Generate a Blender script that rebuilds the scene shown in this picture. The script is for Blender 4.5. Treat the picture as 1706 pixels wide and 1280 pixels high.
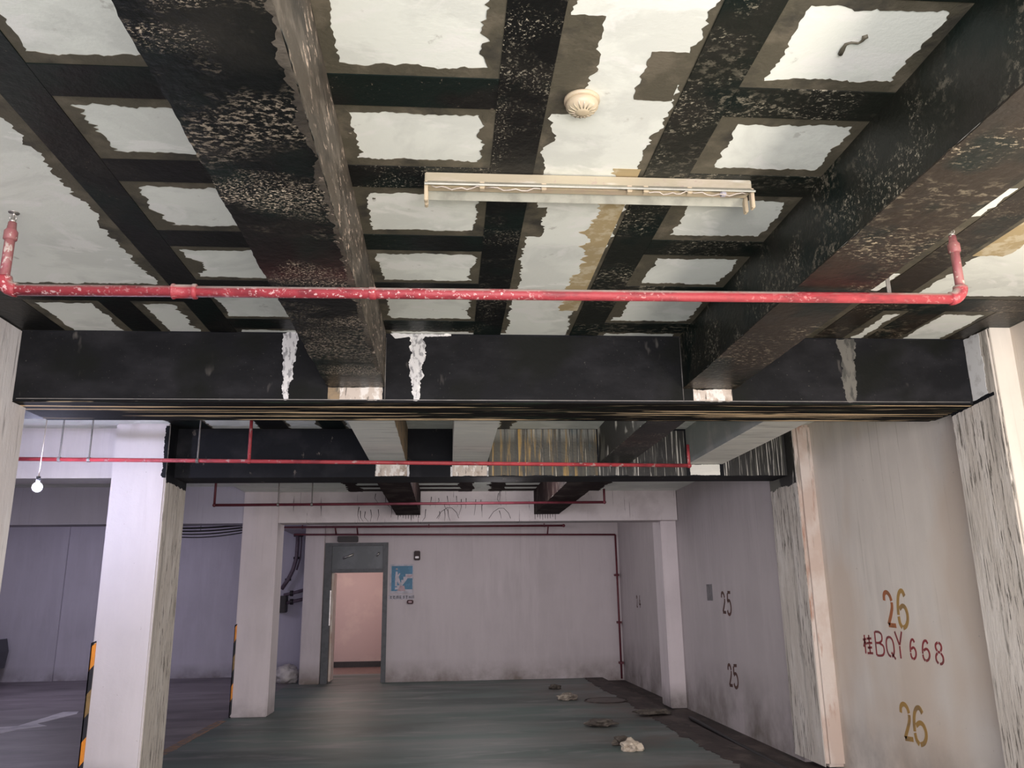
import bpy, bmesh, math, random
from mathutils import Vector, Matrix, noise, geometry as mgeo
PI = math.pi
C = bpy.context.scene.collection
for o in list(bpy.data.objects): bpy.data.objects.remove(o)

# ---------------------------------------------------------------- camera
FPX, W, H = 1372.0, 1706.0, 1280.0
HC = 1.5
vpd, roll = (744.0, 999.0), -0.0149
Yc = Vector((vpd[0]-W/2, vpd[1]-H/2, FPX)).normalized()
P2_ = Vector((vpd[0]-W/2+1000, vpd[1]-H/2+1000*roll, FPX))
Zc_ = Yc.cross(P2_).normalized()
if Zc_.y > 0: Zc_ = -Zc_
Xc = Yc.cross(Zc_)                       # world axes written in camera axes (x right, y down, z forward)
R = Matrix((Xc, Yc, Zc_))                # world = R @ camera
cam_d = bpy.data.cameras.new('camera'); cam = bpy.data.objects.new('camera', cam_d); C.objects.link(cam)
cam_d.sensor_width = 36; cam_d.lens = FPX/W*36; cam_d.clip_start = .05; cam_d.clip_end = 200
M4 = Matrix.Identity(4)
right = R @ Vector((1, 0, 0)); up = R @ Vector((0, -1, 0)); back = R @ Vector((0, 0, -1))
for i in range(3):
    M4[i][0], M4[i][1], M4[i][2] = right[i], up[i], back[i]
M4[0][3], M4[1][3], M4[2][3] = 0, 0, HC
cam.matrix_world = M4
bpy.context.scene.camera = cam

def ray(px, py): return R @ Vector((px-W/2, py-H/2, FPX))
def on_z(px, py, z): r = ray(px, py); t = (z-HC)/r.z; return Vector((r.x*t, r.y*t, z))
def on_y(px, py, y): r = ray(px, py); t = y/r.y; return Vector((r.x*t, y, HC+r.z*t))
def on_x(px, py, x): r = ray(px, py); t = x/r.x; return Vector((x, r.y*t, HC+r.z*t))

# ---------------------------------------------------------------- world, lamps, exposure
sc = bpy.context.scene
w = bpy.data.worlds.new('world'); sc.world = w; w.use_nodes = True
w.node_tree.nodes['Background'].inputs[0].default_value = (.78, .72, .86, 1)
w.node_tree.nodes['Background'].inputs[1].default_value = .9
sc.view_settings.view_transform = 'Standard'; sc.view_settings.look = 'None'
sc.view_settings.exposure = 0.45; sc.view_settings.gamma = 1; sc.view_settings.use_curve_mapping = False

def area(name, loc, target, sx, sy, power, col):
    d = bpy.data.lights.new(name, 'AREA'); d.shape = 'RECTANGLE'; d.size = sx; d.size_y = sy
    d.energy = power; d.color = col
    o = bpy.data.objects.new(name, d); C.objects.link(o); o.location = loc
    o.rotation_euler = (Vector(target)-Vector(loc)).to_track_quat('-Z', 'Y').to_euler(); return o
def point(name, loc, power, col, r=.1):
    d = bpy.data.lights.new(name, 'POINT'); d.energy = power; d.color = col; d.shadow_soft_size = r
    o = bpy.data.objects.new(name, d); C.objects.link(o); o.location = loc; return o
# unseen light behind the photographer, then fill lights added to brighten the bays
area('work_lamp', (.3, -1.2, 1.2), (.2, 3.2, 3.1), 1.6, .5, 56, (1.0, .96, .87))
area('fill_behind', (.3, -3.1, 1.5), (.3, 10, 1.3), 6.5, 2.4, 330, (1.0, .92, .93))  # added broad fill from behind, no real opening, lifts floor and walls
point('fill_side', (2.5, 2.0, 1.7), 88, (1.0, .90, .76), .25)  # added fill for the right wall and ceiling corner, no lamp there
point('fill_bay', (.6, 9.6, 2.75), 40, (1.0, .93, .94), .3)  # added fill between second and third beam, hidden from view
point('fill_mid', (1.0, 5.8, 2.9), 20, (1.0, .95, .90), .2)  # added fill tucked behind the first beam to lift the pale ribs
point('fill_rear', (.4, 13.4, 2.8), 30, (1.0, .92, .92), .3)  # added fill brightening the back wall
point('fill_aisle', (-7.0, 14.6, 2.75), 62, (.84, .78, 1.0), .25)  # added bluish fill brightening the far left wall

# ---------------------------------------------------------------- materials
def new_mat(name, rough=.8, metal=0.0):
    m = bpy.data.materials.new(name); m.use_nodes = True
    b = m.node_tree.nodes['Principled BSDF']
    b.inputs['Roughness'].default_value = rough; b.inputs['Metallic'].default_value = metal
    return m, m.node_tree, b
def nz(nt, sc_=(1, 1, 1), s=5, det=5, lo=.5, hi=.6, off=(0, 0, 0), rough=.6, rot=(0, 0, 0), dist=0):
    tc = nt.nodes.new('ShaderNodeTexCoord'); mp = nt.nodes.new('ShaderNodeMapping')
    mp.inputs['Scale'].default_value = sc_; mp.inputs['Location'].default_value = off; mp.inputs['Rotation'].default_value = rot
    n = nt.nodes.new('ShaderNodeTexNoise'); n.inputs['Scale'].default_value = s; n.inputs['Detail'].default_value = det
    n.inputs['Roughness'].default_value = rough; n.inputs['Distortion'].default_value = dist
    mr = nt.nodes.new('ShaderNodeMapRange'); mr.inputs[1].default_value = lo; mr.inputs[2].default_value = hi
    nt.links.new(tc.outputs['Object'], mp.inputs[0]); nt.links.new(mp.outputs[0], n.inputs['Vector'])
    nt.links.new(n.outputs['Fac'], mr.inputs[0]); return mr.outputs[0]
def gr(nt, axis, a, b):
    tc = nt.nodes.new('ShaderNodeTexCoord'); sp = nt.nodes.new('ShaderNodeSeparateXYZ'); mr = nt.nodes.new('ShaderNodeMapRange')
    mr.inputs[1].default_value = a; mr.inputs[2].default_value = b
    nt.links.new(tc.outputs['Object'], sp.inputs[0]); nt.links.new(sp.outputs[axis], mr.inputs[0]); return mr.outputs[0]
def mul(nt, *xs):
    r = xs[0]
    for x in xs[1:]:
        m = nt.nodes.new('ShaderNodeMath'); m.operation = 'MULTIPLY'; nt.links.new(r, m.inputs[0])
        if isinstance(x, (int, float)): m.inputs[1].default_value = x
        else: nt.links.new(x, m.inputs[1])
        r = m.outputs[0]
    return r
def layered(name, base, layers, rough=.8, bump=0, bs=(1, 1, 1), bscale=40, metal=0, spec=.5, rough_noise=None):
    """base colour, then layers of (colour, function(nt) -> mask)"""
    m, nt, b = new_mat(name, rough, metal)
    b.inputs['Specular IOR Level'].default_value = spec
    rgb = nt.nodes.new('ShaderNodeRGB'); rgb.outputs[0].default_value = (*base, 1); cur = rgb.outputs[0]
    for col, fn in layers:
        mx = nt.nodes.new('ShaderNodeMix'); mx.data_type = 'RGBA'
        nt.links.new(fn(nt), mx.inputs[0]); nt.links.new(cur, mx.inputs[6]); mx.inputs[7].default_value = (*col, 1)
        cur = mx.outputs[2]
    nt.links.new(cur, b.inputs['Base Color'])
    if bump:
        bp = nt.nodes.new('ShaderNodeBump'); bp.inputs['Strength'].default_value = bump; bp.inputs['Distance'].default_value = .01
        nt.links.new(nz(nt, bs, bscale, 6, 0, 1), bp.inputs['Height']); nt.links.new(bp.outputs[0], b.inputs['Normal'])
    if rough_noise:
        nt.links.new(rough_noise(nt), b.inputs['Roughness'])
    return m
L = lambda *a, **k: (lambda nt: nz(nt, *a, **k))
def LL(*fs): return lambda nt: mul(nt, *[f(nt) if callable(f) else f for f in fs])
G = lambda ax, a, b: (lambda nt: gr(nt, ax, a, b))

CEIL = layered('ceiling_whitewash', (.84, .87, .81), [
    ((.74, .765, .715), L((1, 1, 1), 1.6, 6, .48, .56, dist=.8)),
    ((.88, .89, .85), L((1, 1.6, 1), 3.2, 6, .54, .62, off=(4, 2, 0), dist=1.0)),
    ((.64, .65, .60), L((1, 1, 1), 9, 5, .66, .70, off=(7, 1, 0)))], .9, .12, bscale=55)
PRIMER = layered('olive_primer', (.095, .085, .060), [
    ((.15, .13, .095), L((1, 1, 1), 7, 6, .50, .66)),
    ((.045, .042, .034), L((1, 1, 1), 5, 6, .52, .66, off=(3, 8, 1)))], .6, .25, bscale=70)
OCHRE = layered('ochre_primer', (.46, .36, .20), [((.60, .52, .36), L((1, 1, 1), 12, 5, .5, .6))], .7)
def carbon(name, amount, sc_=(1, 1, 1), tone=(.60, .50, .38), base=(.007, .0075, .0072), lum=.5, off=(0, 0, 0), s=34, patch=3.0, rough=.42):
    lo = .69-.14*amount; s = s*3
    return layered(name, base, [
        ((.028, .026, .022), LL(L((1, 1, 1), 3.0, 6, .50, .72, off=off), .8)),
        ((.006, .012, .010), L((1, 1, 1), 2.0, 3, .5, .6, off=(off[0]+5, 2, 0))),
        (tuple(c*lum*.6 for c in tone), LL(L(sc_, s*.5, 8, lo-.03, lo+.02, off=off, rough=.75), L(tuple(min(1, q) for q in sc_), patch, 3, .50, .62, off=off))),
        (tone, LL(L(sc_, s, 8, lo, lo+.03, off=off, rough=.8), L(tuple(min(1, q) for q in sc_), patch*1.3, 3, .50, .64, off=(off[0]+1, off[1]+2, 0))))],
        rough, .35, bscale=26, spec=.3)
CARB = carbon('carbon_sheet_black', .35)
CARB_A = carbon('carbon_sheet_flaked', .80, (1, 1, 1), (.72, .66, .52), off=(2, 1, 0))
CARB_B = carbon('carbon_sheet_beam_underside', 1.0, (.6, 1, 1), (.95, .80, .62), off=(6, 3, 0), s=46, patch=2.4, rough=.38, base=(.0045, .0055, .005))
CARB_C = carbon('carbon_sheet_smeared', .95, (.8, 1, 1), (.46, .42, .32), off=(9, 3, 0), s=22, patch=2.6, base=(.016, .018, .014))
CARB_D = carbon('carbon_sheet_brown', .9, (.6, 1, 1), (.50, .42, .30), off=(3, 7, 0), s=20, patch=2.0, base=(.028, .021, .015))
CARB_F = layered('carbon_sheet_dusty', (.0075, .008, .0095), [
    ((.020, .020, .023), L((1, 1, 2), 2.6, 7, .45, .70)),
    ((.13, .12, .11), LL(L((2.6, 1, 1), 3.4, 3, .64, .72, rot=(0, .5, 0)), .6)),
    ((.12, .115, .10), LL(L((1, 1, 1), 70, 6, .67, .70), .6)),
    ((.006, .007, .006), L((1, 1, 1), 1.4, 3, .52, .62, off=(3, 3, 3)))], .6, .2, bscale=30, spec=.15)
SLIVER = layered('carbon_underside_slivers', (.008, .007, .006), [
    ((1.0, .74, .46), L((.30, 13, 1), 1.5, 3, .575, .581, rough=.5, off=(1, 3, 0))),
    ((.30, .24, .16), L((.6, 14, 1), 2.0, 4, .60, .63, off=(4, 2, 0))),
    ((.015, .022, .015), L((1, 6, 1), 2.0, 4, .55, .65, off=(2, 5, 0)))], .8, .3, spec=.1)
BEAMSIDE = layered('stained_beam_side', (.085, .072, .056), [
    ((.16, .14, .115), L((1, 1, 3), 4, 7, .50, .62, off=(1, 5, 1), dist=.6)),
    ((.045, .038, .03), L((1, 1, 3.0), 3, 7, .50, .62, dist=.5)),
    ((.62, .50, .41), LL(L((1, .6, 2), 18, 8, .57, .60, rough=.7), L((1, 1, 1), 2.6, 2, .45, .55)))], .6, .5, bscale=30)
BARE = layered('bare_beam_concrete', (.80, .80, .74), [
    ((.88, .87, .80), L((.5, 3, 3), 4, 6, .5, .62, dist=.5)),
    ((.45, .44, .40), L((.35, 6, 1), 4, 6, .58, .66))], .85, .3, bscale=30)
BARE_GREY = layered('grey_beam_concrete', (.33, .36, .35), [((.45, .46, .44), L((1, 1, 1), 3, 5, .5, .65))], .85, .2)
TAN = layered('tan_primer', (.30, .22, .13), [((.14, .12, .09), L((1, 1, 1), 6, 6, .48, .62)), ((.45, .38, .28), L((4, 4, .6), 10, 6, .6, .66))], .7)
DRIP_OCHRE = layered('ochre_dripped_face', (.055, .050, .034), [
    ((.20, .20, .18), LL(G('Z', 2.98, 3.08), 1.0)),
    ((.36, .22, .05), L((9, 1, .5), 2.2, 6, .53, .64, rough=.65)),
    ((.025, .025, .022), LL(L((26, 1, .35), 1.6, 4, .52, .58, off=(3, 0, 0)), .9)),
    ((.55, .50, .40), L((38, 1, .7), 1.6, 4, .65, .67, off=(8, 1, 2))),
    ((.05, .08, .09), L((3, 1, 1), 2.0, 4, .58, .66, off=(1, 4, 0)))], .5, .25)
DRIP_BW = layered('dripped_black_face', (.018, .018, .016), [
    ((.62, .60, .55), L((52, 1, .5), 1.5, 4, .535, .56, off=(3, 2, 1))),
    ((.12, .12, .10), L((30, 1, .6), 1.5, 4, .55, .60, off=(9, 2, 1))),
    ((.02, .02, .02), LL(L((40, 1, 1.2), 1.5, 4, .45, .52, off=(5, 5, 5))))], .5, .2)
COAT_DARK = layered('dark_beam_coat', (.009, .010, .013), [((.022, .022, .026), L((1, 1, 1), 3, 6, .5, .66)), ((.16, .14, .12), LL(L((2, 1, 1), 7, 5, .66, .70), .7))], .65, .2, spec=.15)
MAROON_COAT = layered('dark_maroon_coat', (.020, .011, .011), [((.06, .045, .04), L((1, 1, 1), 4, 5, .5, .65))], .8, .2, spec=.1)
WHITE_SMEAR = layered('white_paint_smear', (.68, .68, .68), [((.30, .30, .31), L((3, 1, 1.5), 16, 7, .52, .60)), ((.85, .84, .82), L((1, 1, 1), 12, 6, .55, .62, off=(1, 7, 2)))], .8, .3)
WHITE_CLEAN = layered('white_paint_clean', (.80, .81, .82), [((.62, .62, .62), L((1, 1, 1), 12, 6, .56, .66))], .8)
GREY_SMEAR = layered('grey_paint_smear', (.13, .125, .11), [((.05, .05, .045), L((3, 1, 1), 8, 6, .5, .6))], .8)
PLASTER_GAP = layered('bare_plaster_gap', (.60, .53, .46), [((.40, .33, .27), L((1, 1, 1), 6, 4, .5, .6)), ((.80, .77, .72), L((2, 1, 1), 9, 6, .52, .58, off=(4, 1, 2))), ((.08, .07, .06), L((8, 1, 1), 9, 6, .62, .66, off=(1, 1, 2)))], .9)
def wall_mat(name, base, stain, dirt=(.10, .085, .07), dz=.45, warm=None, streak=.5):
    ls = [(tuple(c*.90 for c in base), L((1, 1, 1), .9, 6, .42, .66)),
          (tuple(min(1, c*1.04) for c in base), L((4, 4, .6), 1.4, 4, .45, .70, off=(3, 4, 1))),
          (stain, LL(L((14, 14, .5), 2.2, 6, .60, .68, off=(2, 2, 5)), streak, G('Z', .8, 3.0)))]
    if warm: ls.append((warm, LL(L((1, 1, .6), .9, 3, .46, .60, off=(5, 2, 1)), .7)))
    ls.append((dirt, LL(L((1, 1, 1), 1.6, 6, .36, .66, off=(8, 2, 1)), G('Z', dz, -.02), .9)))
    ls.append((stain, LL(L((1, 1, 1), 30, 6, .70, .72), .6)))
    return layered(name, base, ls, .85, .15, bscale=22)
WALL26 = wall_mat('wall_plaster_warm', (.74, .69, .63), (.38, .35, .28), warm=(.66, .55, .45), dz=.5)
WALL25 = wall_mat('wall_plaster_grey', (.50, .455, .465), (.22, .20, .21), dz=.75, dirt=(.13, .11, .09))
WALLB = wall_mat('wall_plaster_back', (.56, .51, .53), (.46, .41, .43), dz=.42, dirt=(.12, .09, .06))
WALLF = wall_mat('wall_plaster_far', (.48, .46, .54), (.40, .37, .44), dz=.3)
PILLAR = wall_mat('pillar_paint', (.68, .64, .65), (.40, .36, .34), dz=.25, streak=.15)
PILLAR_D = wall_mat('pillar_paint_shaded', (.66, .60, .62), (.30, .27, .27), dz=.3, streak=.2)  # slightly darker pillar paint, the bay's shade put into its colour
B3MAT = layered('white_beam_paint', (.60, .55, .56), [((.50, .45, .46), L((1, 1, 1), 2, 5, .45, .6)), ((.06, .05, .05), LL(L((30, 1, .8), 1.4, 5, .655, .675, off=(2, 1, 0)), 1.0))], .85, .1)
SCRAPED = layered('scraped_plaster', (.60, .555, .50), [
    ((.70, .66, .61), L((3, 3, .7), 2.4, 6, .46, .60, off=(2, 1, 3))),
    ((.40, .37, .33), L((5, 5, .35), 2.2, 5, .55, .66, off=(5, 6, 2))),
    ((.15, .135, .115), LL(L((22, 22, 1.6), 2.4, 5, .56, .59, off=(1, 6, 2), rough=.65), L((1, 1, .6), 2.0, 4, .38, .50, off=(3, 3, 3))))], .9, .6, bs=(2, 2, .5), bscale=18)
SCRAPED_L = layered('scraped_white_plaster', (.72, .69, .70), [
    ((.78, .76, .77), L((3, 3, .7), 2.4, 6, .47, .58, off=(2, 1, 3))),
    ((.34, .32, .33), LL(L((22, 22, .9), 2.2, 5, .60, .64, off=(1, 6, 2)), L((1, 1, .6), 2.0, 4, .40, .54, off=(3, 3, 3))))], .9, .4, bs=(2, 2, .5), bscale=18)
CREAM = wall_mat('cream_plaster', (.76, .71, .63), (.45, .40, .33), dz=.2, streak=.3)
PEACH = layered('pillar_peach_plaster', (.62, .50, .43), [
    ((.72, .64, .58), L((1, 1, .6), 3, 6, .46, .60)),
    ((.46, .27, .20), L((4, 4, .8), 2.4, 6, .58, .68, off=(2, 5, 1))),
    ((.30, .27, .23), LL(L((9, 9, .6), 2.4, 6, .56, .62, off=(7, 5, 1)), G('Z', 1.2, 2.9)))], .85, .35, bscale=24)
FLOORG = layered('green_epoxy_floor', (.085, .130, .118), [
    ((.17, .175, .172), L((.22, .9, 1), 1.1, 6, .42, .66, dist=.6)),
    ((.060, .078, .075), L((.35, 1.0, 1), .9, 5, .46, .64, off=(5, 3, 0), dist=.5)),
    ((.25, .235, .235), LL(L((.5, 1.8, 1), 1.9, 7, .54, .70, off=(1, 8, 0), dist=.6), .7)),
    ((.12, .09, .08), LL(L((1, 1, 1), 1.0, 6, .44, .58, off=(2, 3, 0)), G('X', .8, 3.0)))], .5, .06, spec=.35)
FLOORR = layered('grey_road_floor', (.18, .155, .175), [
    ((.23, .20, .225), L((.5, 1.4, 1), 1.6, 6, .46, .62)),
    ((.12, .105, .12), L((.6, 1.2, 1), 1.1, 6, .5, .64, off=(5, 3, 0)))], .55, .1, spec=.35)
GUTTER = layered('muddy_gutter', (.040, .027, .025), [((.085, .065, .058), L((1, 1, 1), 3, 7, .5, .62)), ((.02, .015, .013), L((2, .5, 1), 3, 6, .5, .6, off=(3, 3, 3)))], .7, .6, bscale=16)
def flat(name, col, rough=.6, metal=0, var=.25, s=12):
    return layered(name, col, [(tuple(c*(1-var) for c in col), L((1, 1, 1), s, 5, .45, .62))], rough, .08, metal=metal)
def dust(nt):
    g = nt.nodes.new('ShaderNodeNewGeometry'); sp = nt.nodes.new('ShaderNodeSeparateXYZ'); mr = nt.nodes.new('ShaderNodeMapRange')
    mr.inputs[1].default_value = .15; mr.inputs[2].default_value = .6
    nt.links.new(g.outputs['Normal'], sp.inputs[0]); nt.links.new(sp.outputs['Z'], mr.inputs[0])
    return mul(nt, mr.outputs[0], nz(nt, (1, 3, 3), 5, 6, .40, .52, off=(3, 1, 1)))
RED = layered('red_pipe_paint', (.36, .045, .058), [
    ((.22, .03, .04), L((1, 3, 3), 6, 6, .50, .62)),
    ((.70, .45, .44), LL(L((2.5, 3, 3), 22, 7, .57, .61), L((1, 1, 1), 1.1, 2, .36, .50))),
    ((.42, .36, .32), dust)], .5, .25, bscale=50)
RED_TOP = layered('dusty_red_pipe', (.40, .05, .06), [((.25, .03, .04), L((1, 1, 1), 7, 6, .48, .62)), ((.45, .36, .34), LL(L((1, 1, 1), 18, 6, .60, .64), .7))], .5, .2)
RED_DARK = flat('dark_red_pipe', (.13, .022, .035), .55)
RISER = layered('faded_red_riser', (.30, .12, .12), [((.30, .08, .10), L((3, 3, 1), 8, 5, .48, .6)), ((.50, .42, .38), L((3, 3, 2), 14, 6, .60, .66))], .5, .2)
STEEL = flat('brushed_steel', (.55, .53, .50), .35, .9)
GREYMET = flat('grey_hanger_metal', (.22, .21, .20), .5, .6)
IVORY = layered('aged_ivory_plastic', (.56, .47, .33), [((.55, .44, .33), L((1, 1, 1), 9, 5, .5, .62))], .45, .05)
FIXT = layered('aged_lamp_batten', (.44, .39, .28), [((.50, .44, .34), L((.7, 2, 2), 7, 6, .48, .60)), ((.40, .30, .26), LL(L((2, 2, 2), 14, 6, .60, .66), .6)), ((.62, .60, .52), L((.5, 3, 3), 5, 5, .58, .66, off=(3, 1, 1)))], .5, .1)
FIXT_IN = flat('lamp_reflector_grey', (.40, .40, .34), .4)
WIRE = flat('pale_wire', (.62, .55, .48), .5)
BLACKW = flat('black_cable', (.02, .018, .022), .6)
SIGNBLUE = layered('sign_blue', (.008, .13, .24), [((.025, .17, .32), L((1, 1, 1), 6, 4, .5, .6))], .45)
SIGNWHITE = flat('sign_white', (.50, .48, .54), .6)
SIGNPINK = flat('sign_faded_pink', (.46, .33, .36), .6)
INK = flat('black_ink', (.03, .025, .03), .7)
DOORGREY = flat('grey_door_frame', (.075, .080, .090), .5)
TRANSOM = layered('slate_transom', (.075, .085, .095), [((.10, .11, .125), L((1, 1, 1), 2, 5, .5, .6))], .4)
PINK = layered('pink_stairwell_wall', (.56, .42, .39), [((.62, .48, .43), L((1, 1, 1), 1.4, 5, .48, .6))], .7)
BROWNF = flat('brown_stairwell_floor', (.20, .12, .10), .6)
STEN_Y = layered('ochre_stencil_paint', (.40, .24, .07), [((.30, .19, .08), L((1, 1, 1), 9, 5, .5, .6))], .8)
STEN_T = layered('rust_stencil_paint', (.38, .13, .05), [((.30, .12, .05), L((1, 1, 1), 9, 5, .5, .6))], .8)
STEN_R = layered('dark_red_stencil_paint', (.27, .04, .045), [((.20, .05, .05), L((1, 1, 1), 12, 5, .5, .6))], .8)
STEN_D = layered('dark_brown_stencil_paint', (.10, .045, .035), [((.07, .04, .035), L((1, 1, 1), 12, 5, .5, .6))], .8)
YEL = flat('reflective_orange', (.90, .32, .03), .4, var=.1)
YEL_D = flat('worn_orange', (.30, .19, .07), .5)
BLK = flat('black_rubber', (.018, .018, .024), .55)
LINEY = layered('worn_line_paint', (.27, .15, .08), [((.13, .11, .11), L((1, 1, 1), 9, 7, .46, .56))], .7)
ARROWP = layered('worn_white_road_paint', (.60, .57, .62), [((.45, .42, .48), L((1, 1, 1), 3, 6, .5, .6))], .7)
BAG = flat('white_plastic_bag', (.50, .47, .47), .4)
ROCK = layered('rubble_concrete', (.20, .17, .14), [((.42, .37, .30), L((1, 1, 1), 9, 6, .50, .60))], .9, .6, bscale=60)
ROCKL = layered('pale_rubble', (.62, .54, .44), [((.40, .33, .26), L((1, 1, 1), 14, 6, .48, .60))], .9, .6, bscale=60)
ROCKD = layered('dark_rubble', (.075, .062, .052), [((.14, .12, .10), L((1, 1, 1), 12, 6, .50, .60))], .9, .6, bscale=60)
IRON = flat('manhole_cover', (.115, .098, .092), .7)
DKBOX = flat('dark_box', (.025, .020, .022), .5)
CONDUIT = flat('dusty_purple_conduit', (.12, .085, .115), .5)
CARP = flat('dark_car_paint', (.045, .05, .065), .3)
GLASSD = flat('car_glass', (.03, .035, .045), .1)
PALEBOX = flat('grey_patch', (.20, .19, .20), .8)
def emit(name, col, s):
    m, nt, b = new_mat(name); b.inputs['Emission Color'].default_value = (*col, 1); b.inputs['Emission Strength'].default_value = s
    b.inputs['Base Color'].default_value = (*col, 1); return m
BULB = emit('lit_bulb', (.72, .72, 1.0), 620)

# ---------------------------------------------------------------- object helpers
def link(name, me, mat, parent=None):
    o = bpy.data.objects.new(name, me); C.objects.link(o)
    if mat: me.materials.append(mat)
    if parent:
        o.parent = parent
        o.matrix_parent_inverse = Matrix.Translation(parent.location).inverted()
    return o
def tag(o, label=None, cat=None, group=None, kind=None):
    if label: o['label'] = label
    if cat: o['category'] = cat
    if group: o['group'] = group
    if kind: o['kind'] = kind
    return o
def empty(name, loc): o = bpy.data.objects.new(name, None); C.objects.link(o); o.location = loc; o.empty_display_size = .1; return o
def fin(name, bm, mat, parent=None, smooth=False):
    bmesh.ops.recalc_face_normals(bm, faces=bm.faces)
    if smooth:
        for f in bm.faces: f.smooth = True
    me = bpy.data.meshes.new(name); bm.to_mesh(me); bm.free(); return link(name, me, mat, parent)
def add_box(bm, x0, x1, y0, y1, z0, z1, bev=0):
    r = bmesh.ops.create_cube(bm, size=1); vs = r['verts']
    for v in vs: v.co = Vector(((x0+x1)/2+v.co.x*(x1-x0), (y0+y1)/2+v.co.y*(y1-y0), (z0+z1)/2+v.co.z*(z1-z0)))
    if bev: bmesh.ops.bevel(bm, geom=list({e for v in vs for e in v.link_edges}), offset=bev, segments=2, affect='EDGES')
def box(name, x0, x1, y0, y1, z0, z1, mat, parent=None, bev=0):
    bm = bmesh.new(); add_box(bm, x0, x1, y0, y1, z0, z1, bev); return fin(name, bm, mat, parent)
def add_tube(bm, pts, r, n=12, cap=True):
    pts = [Vector(p) for p in pts]; rings = []
    rs = r if isinstance(r, (list, tuple)) else [r]*len(pts)
    ref = None
    for i, p in enumerate(pts):
        d = (pts[min(i+1, len(pts)-1)]-pts[max(i-1, 0)]).normalized()
        if ref is None: ref = d.orthogonal().normalized()
        a = (ref-d*ref.dot(d)).normalized(); b = d.cross(a); ref = a
        rings.append([bm.verts.new(p+(a*math.cos(t*2*PI/n)+b*math.sin(t*2*PI/n))*rs[i]) for t in range(n)])
    for i in range(len(rings)-1):
        for t in range(n): bm.faces.new((rings[i][t], rings[i][(t+1) % n], rings[i+1][(t+1) % n], rings[i+1][t]))
    if cap: bm.faces.new(rings[0][::-1]); bm.faces.new(rings[-1])
def tube(name, pts, r, mat, parent=None, n=12):
    bm = bmesh.new(); add_tube(bm, pts, r, n); o = fin(name, bm, mat, parent, True)
    return o
def add_lathe(bm, prof, loc, n=32, axis='Z'):
    rings = []
    for r, h in prof:
        ring = []
        for t in range(n):
            a = t*2*PI/n; c, s = math.cos(a)*r, math.sin(a)*r
            v = {'Z': (c, s, h), 'Y': (c, h, s), 'X': (h, c, s)}[axis]
            ring.append(bm.verts.new(Vector(loc)+Vector(v)))
        rings.append(ring)
    for i in range(len(rings)-1):
        for t in range(n): bm.faces.new((rings[i][t], rings[i][(t+1) % n], rings[i+1][(t+1) % n], rings[i+1][t]))
    bm.faces.new(rings[0]); bm.faces.new(rings[-1][::-1])
def lathe(name, prof, loc, mat, parent=None, n=32, axis='Z'):
    bm = bmesh.new(); add_lathe(bm, prof, loc, n, axis); return fin(name, bm, mat, parent, True)

# planes: (origin, u, v, n): n points out of the surface
def plane_ceiling(z): return (Vector((0, 0, z)), Vector((1, 0, 0)), Vector((0, 1, 0)), Vector((0, 0, -1)))
def plane_front(y): return (Vector((0, y, 0)), Vector((1, 0, 0)), Vector((0, 0, 1)), Vector((0, -1, 0)))
def plane_right(x): return (Vector((x, 0, 0)), Vector((0, 1, 0)), Vector((0, 0, 1)), Vector((-1, 0, 0)))
def plane_floor(z): return (Vector((0, 0, z)), Vector((1, 0, 0)), Vector((0, 1, 0)), Vector((0, 0, 1)))
_seed = [1.7]; _cnt = [0]
def rag(name, pl, pts, mat, parent, amp=.02, step=.012, off=0.0, t=.0008, amps=None, freq=6.0):
    """a slab with a brushed, ragged outline lying on a plane"""
    _seed[0] += 13.37; sd = _seed[0]; _cnt[0] += 1; t = t+(_cnt[0] % 97)*.00003
    O, u, v, n = pl; out = []; N = len(pts); k = 0
    area_ = sum(pts[i][0]*pts[(i+1) % N][1]-pts[(i+1) % N][0]*pts[i][1] for i in range(N))
    sg = 1 if area_ > 0 else -1
    for i in range(N):
        a = Vector(pts[i]); b = Vector(pts[(i+1) % N]); d = b-a; ln = d.length
        if ln < 1e-6: continue
        am = amps[i] if amps else amp
        m = max(1, int(ln/step)) if am else 1
        nn = Vector((d.y, -d.x))/ln*sg
        for j in range(m):
            s = ln*j/m; q = a+d*(j/m); k += 1
            if am:
                fade = min(1, s/.03, (ln-s)/.03+.2)
                h = .9*noise.noise((s*freq+sd, sd*.3, i*5.1))+.65*noise.noise((s*freq*3.1, sd, i*2.3))+.45*noise.noise((s*freq*9.5, i*3.3, sd))+.3*noise.noise((s*freq*27, i, sd*2))
                q = q+nn*h*am*max(.1, fade)
            out.append(q)
    clean = []
    for q in out:
        if not clean or (q-clean[-1]).length > 1e-4: clean.append(q)
    out = clean; K = len(out)
    res = mgeo.delaunay_2d_cdt([Vector((q.x, q.y)) for q in out], [(i, (i+1) % K) for i in range(K)], [list(range(K))], 1, 1e-6)
    bm = bmesh.new()
    top = [bm.verts.new(O+u*q.x+v*q.y+n*(off+t)) for q in res[0]]
    bot = [bm.verts.new(O+u*q.x+v*q.y+n*off) for q in res[0]]
    for tri in res[2]:
        try: bm.faces.new([top[i] for i in tri])
        except ValueError: pass
    for e in [e for e in bm.edges if len(e.link_faces) == 1]:
        i, j = top.index(e.verts[0]), top.index(e.verts[1])
        bm.faces.new((top[i], top[j], bot[j], bot[i]))
    bmesh.ops.delete(bm, geom=[x for x in bm.verts if not x.link_faces], context='VERTS')
    return fin(name, bm, mat, parent)
def rect(x0, x1, y0, y1): return [(x0, y0), (x1, y0), (x1, y1), (x0, y1)]

ZC = HC+1.62            # ceiling
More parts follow.
